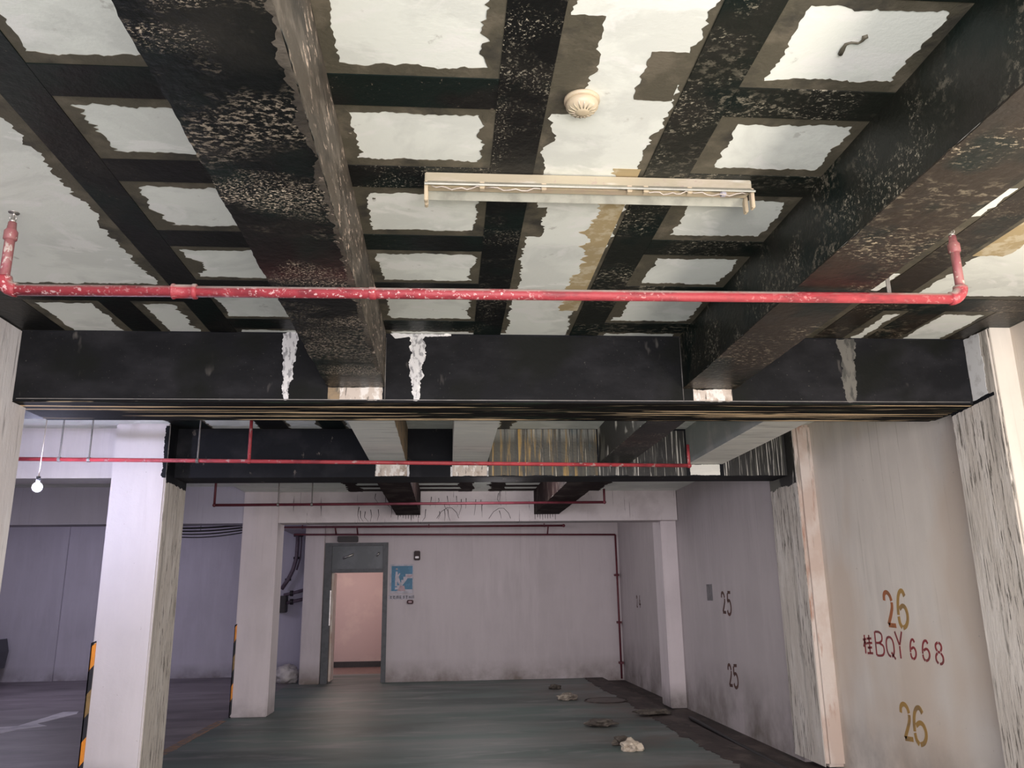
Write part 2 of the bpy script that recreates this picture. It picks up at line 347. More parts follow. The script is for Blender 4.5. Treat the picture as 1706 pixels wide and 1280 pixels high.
# ================================================================ SETTING
floor = box('floor', -2.93, 3.0, -3, 18.6, -.08, 0, FLOORG); tag(floor, kind='structure')
box('gutter_bed', 2.72, 3.75, -3, 17.0, -.10, -.055, GUTTER, floor)
lip = rag('gutter_mud', plane_floor(0), rect(2.62, 3.0, -3, 16.6), GUTTER, floor, step=.03, amps=[0, 0, 0, .08], t=.004, freq=2)
road = box('floor_aisle', -16, -2.93, -3, 20, -.08, 0, FLOORR); tag(road, kind='structure')
rag('bay_line', plane_floor(0), [(-2.98, 6.5), (-2.86, 6.5), (-2.86, 11.8), (-2.98, 11.8)], LINEY, road, amp=.012, step=.04, t=.003, freq=3)
# road arrow
rag('direction_arrow', plane_floor(0), [tuple(on_z(x, y, 0).xy) for x, y in ((-70, 1232), (-70, 1216), (0, 1212), (30, 1210), (105, 1187), (131, 1186), (128, 1190), (62, 1206), (78, 1210), (30, 1216), (0, 1223))], ARROWP, road, amp=.01, step=.08, t=.003)

ceiling = box('ceiling', -16, 4.2, -3, 20, ZC, ZC+.15, CEIL); tag(ceiling, kind='structure')
PC = plane_ceiling(ZC)
def strip(x0, x1, y0, y1, mat=CARB): 
    bm = bmesh.new(); add_box(bm, x0, x1, y0, y1, ZC-.0045, ZC, .0012); return fin('carbon_strip', bm, mat, ceiling)
def primer(x0, x1, y0, y1, amps, mat=PRIMER, off=0.0, freq=6, step=.012):
    amps = [a*.7 for a in amps]
    return rag('primer_band', PC, rect(x0, x1, y0, y1), mat, ceiling, off=off, t=.0008, amps=amps, freq=freq, step=step)
XL0, XL1, XM0, XM1, XR0, XR1 = -1.46, -1.30, .16, .33, .77, .95
B1L, B1R = -.73, -.39      # underside of the left rib beam
B2L, B2R = 1.49, 1.82      # right rib beam
lanes = [(1.70, 1.88), (2.31, 2.48), (2.88, 3.05), (3.50, 3.67), (4.09, 4.22), (4.70, 4.88)]
early = [(-.1, .08), (.5, .68), (1.10, 1.28)]
# long strips with their primer
primer(XL0-.06, XL1+.03, -2.5, 4.96, [0, .03, 0, .055]); strip(XL0, XL1, -2.5, 4.96, CARB)
primer(XM0-.03, XM1+.035, -2.5, 4.93, [0, .045, 0, .035]); strip(XM0, XM1, -2.5, 4.955, CARB_A)
primer(XR0-.03, XR1+.04, -2.5, 4.955, [0, .03, 0, .05]); strip(XR0, XR1, -2.5, 4.955, CARB_C)
primer(XR0-.13, XR0-.02, 2.86, 4.5, [0, 0, .03, .10], OCHRE, 0, freq=3.5); primer(XR0-.15, XR0-.02, 2.15, 2.40, [.015, .01, .015, .03], PRIMER)
primer(XM1-.02, XM1+.12, 2.0, 2.5, [.02, .04, .02, 0], PRIMER); primer(XM1-.02, XM1+.09, 3.2, 3.5, [.02, .05, .02, 0], PRIMER)
# cross strips between the long ones and the rib beams
j = 0
for (y0, y1) in early+lanes:
    j += 1
    e = .035 if y0 > 3.9 else .05
    primer(XL1-.02, B1L+.02, y0-e, y1+e*.9, [.02, 0, .03, 0]); strip(XL1, B1L, y0, y1, CARB)
    primer(B1R-.02, XM0+.02, y0-e, y1+e*.9, [.028, 0, .028, 0]); strip(B1R, XM0, y0, y1, CARB if j % 3 else CARB_A)
    primer(XR1-.02, B2L+.02, y0-e, y1+e*.9, [.028, 0, .028, 0]); strip(XR1, B2L, y0, y1, CARB_C)
# primer margins along rib beams inside the panels
primer(B1R-.01, B1R+.05, -2.5, 4.96, [0, .035, 0, 0]); primer(B2L-.05, B2L+.01, -2.5, 4.96, [0, 0, 0, .035])
primer(XM0-.045, XM0+.01, 1.9, 4.6, [0, 0, 0, .05]); primer(XR1-.01, XR1+.075, 1.2, 4.6, [0, .03, 0, 0])
primer(XL1-.01, XL1+.06, 2.5, 4.0, [0, .07, 0, 0])
# run across the bay in front of the cross beam on the outer sides, with short strips to the beam
primer(-6, XL0, 4.17, 4.47, [.04, 0, .03, 0]); strip(-6, XL0, 4.22, 4.42, CARB)
for x0, x1 in ((-3.1, -2.32), (-1.95, -1.75)):
    primer(x0-.02, x1+.05, 4.40, 4.96, [0, .025, 0, .03]); strip(x0+.03, x1, 4.42, 4.95, CARB)
primer(2.2, 2.63, -2.5, 4.96, [0, .04, 0, 0]); strip(2.37, 2.57, -2.5, 4.955, CARB_D)
rag('white_gap', PC, rect(2.26, 2.355, 2.93, 3.18), CEIL, ceiling, amp=.02, off=.0036); rag('white_gap', PC, rect(2.27, 2.36, 3.86, 4.10), CEIL, ceiling, amp=.02, off=.0036)
primer(2.60, 2.76, 3.05, 3.62, [.03, .05, .03, 0], OCHRE, freq=3.5)
primer(2.5, 4.2, 4.17, 4.48, [.03, 0, .03, 0]); strip(2.57, 4.2, 4.22, 4.42, CARB_D)
for x0, x1 in ((2.73, 2.95), (3.27, 3.55)):
    primer(x0-.03, x1+.03, 4.40, 4.96, [0, .03, 0, .03]); strip(x0, x1, 4.42, 4.955, CARB_D)
# second bay
for x0, x1 in ((-2.56, -2.25), (-1.78, -1.52), (-1.2, -.98), (.52, .60)):
    primer(x0-.02, x1+.02, 6.9, 7.95, [0, .06, 0, .06], step=.03); strip(x0, x1, 6.9, 7.95, CARB)
# third bay: a lower slab with dark cross strips near the far beam
Z3C = HC+1.535
c3 = box('ceiling_rear', -2.9, 3.43, 8.33, 12.16, Z3C, ZC, CEIL); tag(c3, kind='structure')
P3C = plane_ceiling(Z3C)
for y0, y1 in ((9.3, 9.55), (9.9, 10.15), (10.5, 10.75), (11.0, 11.2), (11.45, 11.62), (11.85, 12.05)):
    for x0, x1 in ((-1.25, B1L), (B1R, .35), (.72, 1.28)):
        rag('carbon_strip', P3C, rect(x0, x1, y0, y1), MAROON_COAT, c3, amps=[.015, .02, .015, .02], step=.04, t=.003)
for x0, x1 in ((-1.40, -1.22), (.16, .36), (.62, .80), (1.70, 2.25)):
    rag('carbon_strip', P3C, rect(x0, x1, 8.4, 12.10), MAROON_COAT, c3, amps=[0, .06, .04, .06], step=.04, t=.004, freq=3)
# little tar scribble on the white panel and specks
tube('tar_scribble', [on_z(x, y, ZC-.003) for x, y in ((1400, 90), (1404, 82), (1409, 74), (1418, 71), (1430, 72), (1437, 68), (1440, 62), (1446, 60))], [.008, .008, .005, .0035, .0035, .004, .008, .006], PRIMER, ceiling, 8)
for px, py in ((623, 330), (583, 221), (920, 301), (985, 300)):
    p = on_z(px, py, ZC); tube('speck', [p+Vector((-.006, 0, -.001)), p+Vector((.006, .002, -.001))], .004, PRIMER, ceiling, 6)

# walls
X26, X25 = 3.55, 3.43
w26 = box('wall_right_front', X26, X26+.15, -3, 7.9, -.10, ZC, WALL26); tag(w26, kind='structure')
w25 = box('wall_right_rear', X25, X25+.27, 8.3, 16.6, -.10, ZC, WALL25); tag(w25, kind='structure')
# back wall with door opening
DX0, DX1, DZ = -2.36, -1.145, 2.60
wb = bmesh.new()
add_box(wb, DX1, X25+.2, 16.6, 16.8, -.1, ZC); add_box(wb, DX0-.05, DX1, 16.6, 16.8, DZ, ZC)
wb = fin('wall_back', wb, WALLB); tag(wb, kind='structure')
wf = bmesh.new(); add_box(wf, -16, -2.6, 18.45, 18.6, -.05, ZC)
wf = fin('wall_far_left', wf, WALLF); tag(wf, kind='structure')
p0 = on_y(118, 850, 18.4)
box('pilaster', p0.x-.12, p0.x+.03, 18.40, 18.46, 0, ZC, WALLF, wf)
wl = box('wall_left', -14.2, -14.0, -3, 18.45, -.05, ZC, WALLF); tag(wl, kind='structure')
wr = box('wall_return', -2.72, -2.62, 16.85, 18.45, -.05, ZC, WALLF); tag(wr, kind='structure')
# stairwell behind the door
st = bmesh.new(); add_box(st, -3.2, -.9, 20.6, 20.7, .12, 2.9)
ws = fin('wall_stairwell', st, PINK); tag(ws, kind='structure')
sr = box('wall_stairwell_side', -1.05, -.95, 16.8, 20.6, 0, 2.9, WALLB); tag(sr, kind='structure')
fs = bmesh.new(); add_box(fs, -3.3, -.9, 16.6, 20.7, -.06, -.005)
fs = fin('floor_stairwell', fs, BROWNF); tag(fs, kind='structure')
cs = bmesh.new(); add_box(cs, -3.3, -.9, 16.8, 20.7, 2.9, 2.95)
cs = fin('ceiling_stairwell', cs, WALLB); tag(cs, kind='structure')
box('shadow_strip', -3.2, -.95, 20.52, 20.6, 0, .12, DKBOX, ws)  # dark strip standing in for the shadow line under the pink wall
point('stairwell_lamp', (-2.2, 18.6, 2.5), 34, (1.0, .80, .70), .12)

# door
door = empty('door_1', (-1.75, 16.62, 0)); tag(door, kind='structure')
fz = HC+.58
fb = bmesh.new()
for x0, x1 in ((DX0, DX0+.13), (DX1-.09, DX1)): add_box(fb, x0, x1, 16.56, 16.72, 0, DZ)
add_box(fb, DX0+.131, DX1-.091, 16.565, 16.715, DZ-.06, DZ-.001); add_box(fb, DX0+.131, DX1-.091, 16.57, 16.71, fz-.05, fz+.02)
fin('door_frame', fb, DOORGREY, door)
box('transom_panel', DX0+.12, DX1-.08, 16.62, 16.65, fz, DZ-.05, TRANSOM, door)
bm = bmesh.new(); add_box(bm, DX0+.13, DX0+.17, 16.7, 17.15, .03, fz-.05, .004); fin('door_leaf', bm, PEACH, door)
box('hinge_plate', DX0+.125, DX0+.15, 16.545, 16.60, 1.05, 1.70, STEEL, door)
tube('door_closer', [(DX0+.35, 16.58, fz+.22), (DX0+.55, 16.56, fz+.30)], .02, STEEL, door, 8)
tube('latch', [(DX1-.22, 16.58, DZ-.26), (DX1-.17, 16.57, DZ-.19)], .018, STEEL, door, 8)

# ================================================================ BEAMS
Z1 = HC+1.175; ZR = HC+1.275; Z2 = HC+1.145; Z3 = HC+1.095
b1 = box('concrete_beam', -9, 3.44, 4.96, 5.46, Z1, ZC, COAT_DARK)
tag(b1, 'wide black coated cross beam nearest the camera, right behind the long red pipe', 'beam', kind='structure')
PF = plane_front(4.96)
rag('face_coat', PF, rect(-2.62, 3.40, Z1+.004, ZC-.012), CARB_F, b1, amps=[.003, 0, .008, 0], t=.003, freq=3)
rag('underside_coat', plane_ceiling(Z1), rect(-2.60, 3.40, 4.955, 5.47), SLIVER, b1, amps=[0, 0, 0, 0], t=.003)
for x0, x1, a, m in ((-1.02, -.94, .018, WHITE_SMEAR), (-.24, -.15, .022, WHITE_SMEAR), (2.53, 2.64, .02, GREY_SMEAR)):
    rag('paint_streak', PF, [(x0, ZC-.01), (x1+.01, ZC-.01), (x1-.01, Z1+.2), (x1-.025, Z1+.015), (x0+.03, Z1+.01), (x0+.01, Z1+.2)], m, b1, amp=a, step=.008, off=.003, freq=9)
rag('top_gap', PF, [(-.36, ZC-.004), (.02, ZC-.004), (.02, ZC-.014), (-.33, ZC-.035)], WHITE_SMEAR, b1, amp=.008, off=.003)
tube('seam', [(-2.55, 4.956, HC+1.415), (-1.1, 4.956, HC+1.412)], .0016, GREYMET, b1, 4); tube('seam', [(-.2, 4.956, HC+1.402), (1.45, 4.956, HC+1.395)], .0016, GREYMET, b1, 4); tube('seam', [(1.9, 4.956, HC+1.39), (3.35, 4.956, HC+1.385)], .0016, GREYMET, b1, 4)
box('lower_seam', -2.55, 3.38, 4.953, 4.958, Z1+.012, Z1+.017, GREYMET, b1)
# unpainted plaster gaps below the rib beams
rag('bare_gap', PF, rect(-.66, -.40, Z1+.012, ZR-.008), PLASTER_GAP, b1, amp=.006, off=.003)
rag('tan_gap', PF, rect(-.73, -.66, Z1+.012, ZR-.008), TAN, b1, amp=.004, off=.003)
rag('bare_gap', PF, rect(1.55, 1.80, Z1+.012, ZR-.008), PLASTER_GAP, b1, amp=.006, off=.003)
tube('rib_edge_line', [(-.385, 4.955, Z1+.01), (-.385, 4.955, ZC-.03)], .003, GREYMET, b1, 6); tube('rib_edge_line', [(1.485, 4.955, Z1+.01), (1.485, 4.955, ZC-.01)], .003, GREYMET, b1, 6)

def rib(x0, x1, y0, y1, zb, under, side, label, side_l=None, top=ZC):
    b = box('rib_beam', x0, x1, y0, y1, zb, top, BARE); tag(b, label, 'beam', kind='structure')
    if under: rag('underside_coat', plane_ceiling(zb), rect(x0-.004, x1+.004, y0, y1), under, b, amps=[0, .006, 0, .006], t=.003, step=.02)
    if side:
        bm = bmesh.new(); add_box(bm, x1, x1+.003, y0, y1, zb+.002, ZC-.002); fin('side_coat', bm, side, b)
    if side_l:
        bm = bmesh.new(); add_box(bm, x0-.003, x0, y0, y1, zb+.002, ZC-.002); fin('side_coat', bm, side_l, b)
    return b
ra = rib(B1L, B1R, -2.5, 4.96, ZR, CARB_B, BEAMSIDE, 'left rib beam overhead with flaking black underside, ending at the nearest cross beam')
for py, xa in ((68, 0), (93, 0), (207, 0), (242, 0), (281, 0), (334, 0), (385, 0), (405, 0), (412, 0), (446, 0), (462, 0), (475, 0)):
    p = on_z(480, py, ZR); d = random.Random(py)
    a = B1L+.01+d.random()*.08; b = B1R-.005-d.random()*.03
    tube('sheet_seam', [(a, p.y+.004, ZR-.0035), ((a+b)/2, p.y-.003, ZR-.0035), (b, p.y+.003, ZR-.0035)], .0012, WIRE, ra, 4)
rag('peeled_edge', plane_ceiling(ZR), rect(B1R-.018, B1R+.004, 1.2, 4.6), BEAMSIDE, ra, amps=[0, 0, 0, .022], off=.003, step=.01, freq=12)
rc = rib(B2L, B2R, -2.5, 4.96, ZR, CARB_D, CARB_D, 'right rib beam overhead with smeared brown underside, above the red pipe elbow', CARB_C)
rib(B1L, B1R, 5.46, 7.95, ZR, None, None, 'pale bare rib beam between the two black cross beams, on the left', None)
ob = [o for o in bpy.data.objects if o.name.startswith('rib_beam')][-1]
rag('side_coat', (Vector((B1R, 0, 0)), Vector((0, 1, 0)), Vector((0, 0, 1)), Vector((1, 0, 0))), rect(5.46, 7.95, ZR, ZC), TAN, ob, amps=[.01, 0, 0, 0], step=.03)
rib(.05, .385, 5.46, 7.95, ZR, None, None, 'pale grey rib beam in the middle between the two black cross beams')
rib(B2L, B2R-.04, 5.46, 7.95, ZR, CARB_C, None, 'black rib beam with torn pale edges between the two black cross beams', DRIP_BW)
r3 = rib(2.38, 2.73, 5.46, 7.95, ZR-.01, None, None, 'smooth grey rib beam nearest the right wall, behind the first cross beam', BARE_GREY)
rib(B1L, B1R, 8.35, 12.15, HC+1.20, MAROON_COAT, MAROON_COAT, 'dark rib beam seen end on above the door wall, left of two', MAROON_COAT)
rib(B2L-.21, B2R-.18, 8.35, 12.15, HC+1.20, MAROON_COAT, MAROON_COAT, 'dark rib beam seen end on above the blank back wall, right of two', MAROON_COAT)

b2 = box('concrete_beam', -2.60, 3.41, 7.95, 8.33, Z2, ZC, COAT_DARK)
tag(b2, 'second black cross beam with dripped ochre and white paint, left pillar to right wall', 'beam', kind='structure')
P2F = plane_front(7.95)
rag('drip_ochre', P2F, rect(.40, 1.47, Z2+.01, ZC-.005), DRIP_OCHRE, b2, amps=[.008, 0, 0, .01], t=.003)
rag('drip_face', P2F, rect(1.78, 2.36, Z2+.005, ZC-.02), DRIP_BW, b2, amps=[.006, 0, .0, 0], t=.003)
rag('drip_face', P2F, rect(2.74, 3.385, Z2+.005, ZC-.02), DRIP_BW, b2, amps=[.006, 0, .0, 0], t=.003)
rag('bare_gap', P2F, rect(-.69, -.39, Z2+.01, ZR-.005), PLASTER_GAP, b2, amp=.006, off=.001)
rag('bare_gap', P2F, rect(.045, .385, Z2+.01, ZR-.005), PLASTER_GAP, b2, amp=.006, off=.001)
rag('bare_gap', P2F, rect(2.40, 2.70, Z2+.01, ZR-.015), BARE, b2, amp=.006, off=.001)
rag('bare_gap', P2F, rect(1.30, 1.78, Z2+.01, ZR-.01), DRIP_BW, b2, amp=.006, off=.003)
rag('side_gap', P2F, rect(-.385, -.365, Z2+.005, ZR+.0), WHITE_SMEAR, b2, amp=.004, off=.003, step=.008)
rag('side_gap', P2F, rect(.03, .05, Z2+.005, ZR-.03), WHITE_SMEAR, b2, amp=.004, off=.003, step=.008)
rag('side_gap', P2F, rect(.385, .40, Z2+.005, ZR-.03), WHITE_SMEAR, b2, amp=.004, off=.004, step=.008)
b2l = box('concrete_beam', -13.9, -3.05, 7.95, 8.33, Z2, ZC, PILLAR)
tag(b2l, 'white cross beam over the driving aisle, lit by the hanging bulb', 'beam', kind='structure')
b3 = box('concrete_beam', -2.42, 3.42, 12.15, 12.5, Z3, ZC, B3MAT)
tag(b3, 'white cross beam framing the door wall, stained with thin black drips', 'beam', kind='structure')
b3l = box('concrete_beam', -13.9, -2.90, 12.15, 12.5, Z3, ZC, WALLF)
tag(b3l, 'grey cross beam over the aisle behind the left pillars, above sagging cables', 'beam', kind='structure')
P3F = plane_front(12.15)
rn = random.Random(4)
for k in range(26):
    x = rn.choice((rn.uniform(-1.3, -.8), rn.uniform(-.35, .3), rn.uniform(-.2, .8), rn.uniform(-1.3, .9)))
    z1 = rn.uniform(Z3+.15, ZC-.1); z0 = z1-rn.uniform(.06, .25)
    tube('drip_mark', [(x, 12.148, z1), (x+rn.uniform(-.02, .02), 12.148, (z0+z1)/2), (x+rn.uniform(-.05, .05), 12.148, max(z0, Z3+.01))], [.007, .004, .002], INK, b3, 4)
for cx, z0 in ((.02, Z3+.05), (.78, Z3+.04)):
    tube('curved_mark', [(cx-.17, 12.147, z0), (cx-.1, 12.147, z0+.10), (cx-.02, 12.147, z0+.15), (cx+.05, 12.147, z0+.15), (cx+.12, 12.147, z0+.08), (cx+.15, 12.147, z0)], .004, INK, b3, 4)
for x0, x1 in ((B1L, B1R), (1.27, 1.61)):
    for k in range(9):
        x = x0+.02+(x1-x0-.04)*k/8; tube('drip_mark', [(x, 12.148, HC+1.2), (x, 12.148, HC+1.2-rn.uniform(.03, .09))], [.006, .003], INK, b3, 4)

# ================================================================ PILLARS
def pillar(x0, x1, y0, y1, mat, label, z0=0, z1=ZC, bev=.012):
    b = box('concrete_pillar', x0, x1, y0, y1, z0, z1, mat, None, bev); tag(b, label, 'pillar', kind='structure'); return b
pl0 = pillar(-3.05, -2.57, 4.5, 5.13, SCRAPED_L, 'scraped white pillar cut by the left edge, under the nearest black beam')
pl1 = pillar(-3.05, -2.57, 7.72, 8.34, PILLAR, 'broad white pillar beside the hanging bulb, with an orange and black corner guard')
bm = bmesh.new(); add_box(bm, -2.57, -2.565, 7.74, 8.33, .0, Z2-.05); fin('scraped_side', bm, SCRAPED, pl1)
rag('black_wrap', (Vector((-2.565, 0, 0)), Vector((0, 1, 0)), Vector((0, 0, 1)), Vector((1, 0, 0))), rect(7.735, 8.33, Z2-.07, ZC), COAT_DARK, pl1, amps=[.02, 0, 0, .02])
rag('black_wrap', plane_front(7.72), rect(-2.60, -2.568, Z2-.03, ZC-.02), COAT_DARK, pl1, amps=[.01, 0, .01, .025], step=.01)
pl2 = pillar(-2.90, -2.41, 12.1, 12.6, PILLAR_D, 'white pillar beside the bay with the door, standing on green floor edge')
pr0 = pillar(3.40, 3.75, 4.71, 5.21, SCRAPED, 'scraped pillar nearest the camera on the right wall, beside number 26')
bm = bmesh.new(); add_box(bm, 3.415, 3.75, 4.706, 4.712, 0, ZC); fin('smooth_front', bm, CREAM, pr0)
PR0 = plane_right(3.40)
rag('white_end', PR0, rect(4.80, 4.955, Z1+.01, ZC-.01), WHITE_CLEAN, pr0, amp=.015)
rag('black_tail', PR0, [(4.74, Z1+.01), (5.20, Z1-.03), (5.20, Z1+.02), (4.74, Z1+.03)], COAT_DARK, pr0, amp=.008, off=.001)
pr1 = pillar(3.39, 3.70, 7.71, 8.43, PEACH, 'pillar with peach plaster front between wall number 26 and wall number 25', bev=.03)
bm = bmesh.new(); add_box(bm, 3.386, 3.391, 7.75, 8.42, 0, ZC-.05); fin('scraped_side', bm, SCRAPED, pr1)
rag('black_wrap', plane_right(3.386), rect(7.76, 8.42, Z2-.10, ZC-.05), DRIP_BW, pr1, amps=[.03, 0, 0, 0])
pr2 = pillar(3.20, 3.60, 12.3, 12.8, PILLAR_D, 'pale pillar on the right wall under the white beam, past number 25', z0=-.05)
pd = pillar(-2.74, -2.37, 16.5, 16.84, WALLB, 'pale pillar standing left of the doorway')

# numbers stencilled on the wall (ribbons of paint)
GL = {
 '2': [[(.06, .74), (.12, .9), (.3, .98), (.52, .97), (.7, .88), (.78, .74)], [(.78, .70), (.74, .55), (.55, .36), (.3, .16), (.16, .04)], [(.14, .03), (.5, .03), (.86, .03)]],
 '5': [[(.82, .97), (.26, .97)], [(.22, .93), (.18, .56)], [(.2, .54), (.42, .62), (.66, .58), (.82, .42), (.84, .24), (.72, .08), (.46, .0), (.2, .05), (.08, .18)]],
 '6': [[(.76, .84), (.62, .97), (.42, .97), (.24, .84), (.14, .6), (.12, .34)], [(.12, .30), (.18, .12), (.34, .01)], [(.42, .0), (.66, .05), (.84, .2), (.86, .38), (.72, .54), (.5, .58), (.26, .5)]],
 '8': [[(.46, .99), (.24, .9), (.2, .74), (.32, .6)], [(.56, .99), (.76, .9), (.8, .74), (.68, .6)], [(.32, .5), (.14, .36), (.14, .16), (.32, .03)], [(.68, .5), (.86, .36), (.86, .16), (.68, .03), (.48, .01)], [(.38, .56), (.62, .54)]],
 'B': [[(.12, 0), (.12, .99)], [(.16, .98), (.5, .98), (.74, .88), (.74, .66), (.5, .54), (.2, .52)], [(.5, .51), (.8, .42), (.86, .22), (.72, .05), (.4, .0), (.16, .01)]],
 'Q': [[(.5, .98), (.24, .9), (.1, .68), (.1, .32), (.24, .1), (.46, .02)], [(.54, .98), (.78, .88), (.9, .66), (.9, .34), (.78, .12), (.6, .02)], [(.58, .22), (.96, -.08)]],
 'Y': [[(.04, .99), (.48, .5)], [(.94, .99), (.54, .5)], [(.5, .46), (.5, 0)]],
 'G': [[(.2, 1.0), (.2, 0)], [(.02, .74), (.38, .78)], [(.2, .7), (.04, .36)], [(.22, .66), (.36, .5)], [(.46, .8), (.96, .82)], [(.7, 1.0), (.7, .56)], [(.42, .56), (1, .58)], [(.48, .32), (.94, .34)], [(.7, .5), (.7, .04)], [(.4, .03), (1, .04)]],
}
GL['4'] = [[(.62, .98), (.06, .3)], [(.08, .27), (.94, .27)], [(.66, .62), (.66, 0)]]
def ribbon(bm, O, u, v, n, pts, wd, t=.002):
    P = [Vector(p) for p in pts]
    if len(P) > 2:                                   # smooth the strokes
        Q = []
        for i in range(len(P)-1):
            p0_, p1, p2, p3 = P[max(i-1, 0)], P[i], P[i+1], P[min(i+2, len(P)-1)]
            for k in range(4):
                s = k/4; Q.append(.5*((2*p1)+(-p0_+p2)*s+(2*p0_-5*p1+4*p2-p3)*s*s+(-p0_+3*p1-3*p2+p3)*s**3))
        Q.append(P[-1]); P = Q
    prev = None
    for i, q in enumerate(P):
        d = (P[min(i+1, len(P)-1)]-P[max(i-1, 0)]); d.normalize(); s = Vector((-d.y, d.x))*wd/2
        a, b = q+s, q-s
        row = [bm.verts.new(O+u*a.x+v*a.y+n*t), bm.verts.new(O+u*b.x+v*b.y+n*t), bm.verts.new(O+u*b.x+v*b.y), bm.verts.new(O+u*a.x+v*a.y)]
        if prev:
            for k in range(4): bm.faces.new((prev[k], prev[(k+1) % 4], row[(k+1) % 4], row[k]))
        else: bm.faces.new(row)
        prev = row
    bm.faces.new(prev[::-1])
def glyph(ch, O, u, v, n, wd, hg, stroke, mat, parent, name='painted_number'):
    bm = bmesh.new()
    for s in GL[ch]: ribbon(bm, O, u, v, n, [(x*wd, y*hg) for x, y in s], stroke)
    return fin(name, bm, mat, parent)
def on_wall(chars, X, corners, stroke, mat, parent, name='painted_number'):
    """corners: pixel of bottom left, bottom right, top left of the group on wall X"""
    for ch, bl, br, tl in zip(chars, *[iter(corners)]*1 and (corners[0::3], corners[1::3], corners[2::3])):
        a, b, c = on_x(*bl, X), on_x(*br, X), on_x(*tl, X)
        u = (b-a); wd = u.length; u.normalize(); v = c-a; hg = v.length; v.normalize()
        a.x = X-.0005
        glyph(ch, a, u, v, Vector((-1, 0, 0)), wd, hg, stroke, mat, parent, name)
on_wall('2', X26, [(1479, 1043), (1496, 1045), (1470, 986)], .035, STEN_T, w26)
on_wall('6', X26, [(1497, 1046), (1517, 1047), (1491, 984)], .035, STEN_Y, w26)
on_wall('2', X26, [(1506, 1232), (1525, 1235), (1498, 1172)], .035, STEN_Y, w26)
on_wall('6', X26, [(1524, 1240), (1549, 1243), (1517, 1178)], .035, STEN_Y, w26)
on_wall('GBQY668', X26, [
    (1440, 1089), (1455, 1090), (1437, 1058), (1459, 1092), (1477, 1094), (1455, 1052), (1478, 1094), (1493, 1096), (1474, 1060),
    (1495, 1097), (1508, 1098), (1490, 1052), (1517, 1098), (1529, 1099), (1514, 1065), (1537, 1101), (1552, 1102), (1534, 1067), (1559, 1106), (1575, 1108), (1555, 1070)],
    .018, STEN_R, w26, 'painted_letter')
on_wall('25', X25, [(1204, 1021), (1211, 1022), (1201, 987), (1212, 1024), (1220, 1025), (1210, 986)], .035, STEN_D, w25)
on_wall('25', X25, [(1215, 1143), (1222, 1144), (1212, 1107), (1223, 1146), (1232, 1147), (1220, 1108)], .035, STEN_D, w25)
on_wall('24', X25, [(1061, 1012), (1063, 1012), (1060, 993), (1065, 1013), (1068, 1013), (1064, 992)], .025, STEN_D, w25)
a, b = on_x(1177, 974, X25), on_x(1188, 1001, X25)
box('grey_patch', X25-.004, X25, b.y, a.y, b.z, a.z, PALEBOX, w25)

# ================================================================ THINGS
# ---- near red pipe
ZP = HC+1.235
pa = on_z(4, 483, ZP); pb = on_z(1603, 498, ZP)
def pt(px): q = (px-4)/(1603-4); return pa.lerp(pb, q)
pipe1 = empty('sprinkler_pipe', (pa+pb)/2); tag(pipe1, 'long bright red pipe crossing the picture in front of the nearest black beam', 'pipe')
pr = .0235
def arc(c, a, b, r, n=6):  # corner points from direction a to b
    return [c-a*r*(1-t)+b*r*t*1.0 if 0 else c+(-a)*r*(1-math.sin(t*PI/2))+b*r*(1-math.cos(t*PI/2)) for t in [i/n for i in range(n+1)]]
X_ = (pb-pa).normalized(); Zu = Vector((0, 0, 1))
tube('pipe_run', [pa+X_*.03, pb-X_*.03], pr, RED, pipe1, 20)
for name_, c, d in (('elbow', pb, X_), ('elbow', pa, -X_)):
    tube(name_, arc(c, d, Zu, .055), .030, RED, pipe1, 16)
    top = c.copy(); top.z = ZC-.12
    tube('riser', [c+Zu*.05, top], .0195, RISER, pipe1, 16)
    bm = bmesh.new(); add_tube(bm, [top-Zu*.05, top-Zu*.045, top-Zu*.01, top, top+Zu*.03], [.02, .026, .026, .018, .016], 16); fin('reducer', bm, RISER, pipe1, True)
    sp = lathe('sprinkler_head', [(.012, .03), (.013, .042), (.007, .045), (.005, .06), (.004, .07), (.02, .072), (.022, .075), (.006, .078)], top, STEEL, pipe1, 16)
    for s in (-1, 1): tube('yoke_arm', [top+Vector((s*.011, 0, .042)), top+Vector((s*.015, 0, .056)), top+Vector((0, 0, .071))], .0022, STEEL, sp, 6)
c = pt(290); bm = bmesh.new(); add_tube(bm, [c-X_*.055, c-X_*.05, c-X_*.042, c-X_*.04, c+X_*.03, c+X_*.032, c+X_*.045, c+X_*.05], [.026, .0325, .0325, .029, .029, .0325, .0325, .026], 20); fin('coupling', bm, RED, pipe1, True)
for px in (592,):
    c = pt(px); bm = bmesh.new(); add_tube(bm, [c-X_*.015, c-X_*.012, c+X_*.012, c+X_*.015], [.024, .027, .027, .024], 20); fin('clamp_ring', bm, RED, pipe1, True)
for px, top_z in ((1474, ZC), ):
    c = pt(px); bm = bmesh.new(); add_tube(bm, [c-X_*.012, c-X_*.012, c+X_*.012, c+X_*.012], [.0245, .027, .027, .0245], 20)
    add_box(bm, c.x-.009, c.x+.009, c.y-.002, c.y+.002, c.z+.02, ZC); fin('hanger', bm, GREYMET, pipe1)
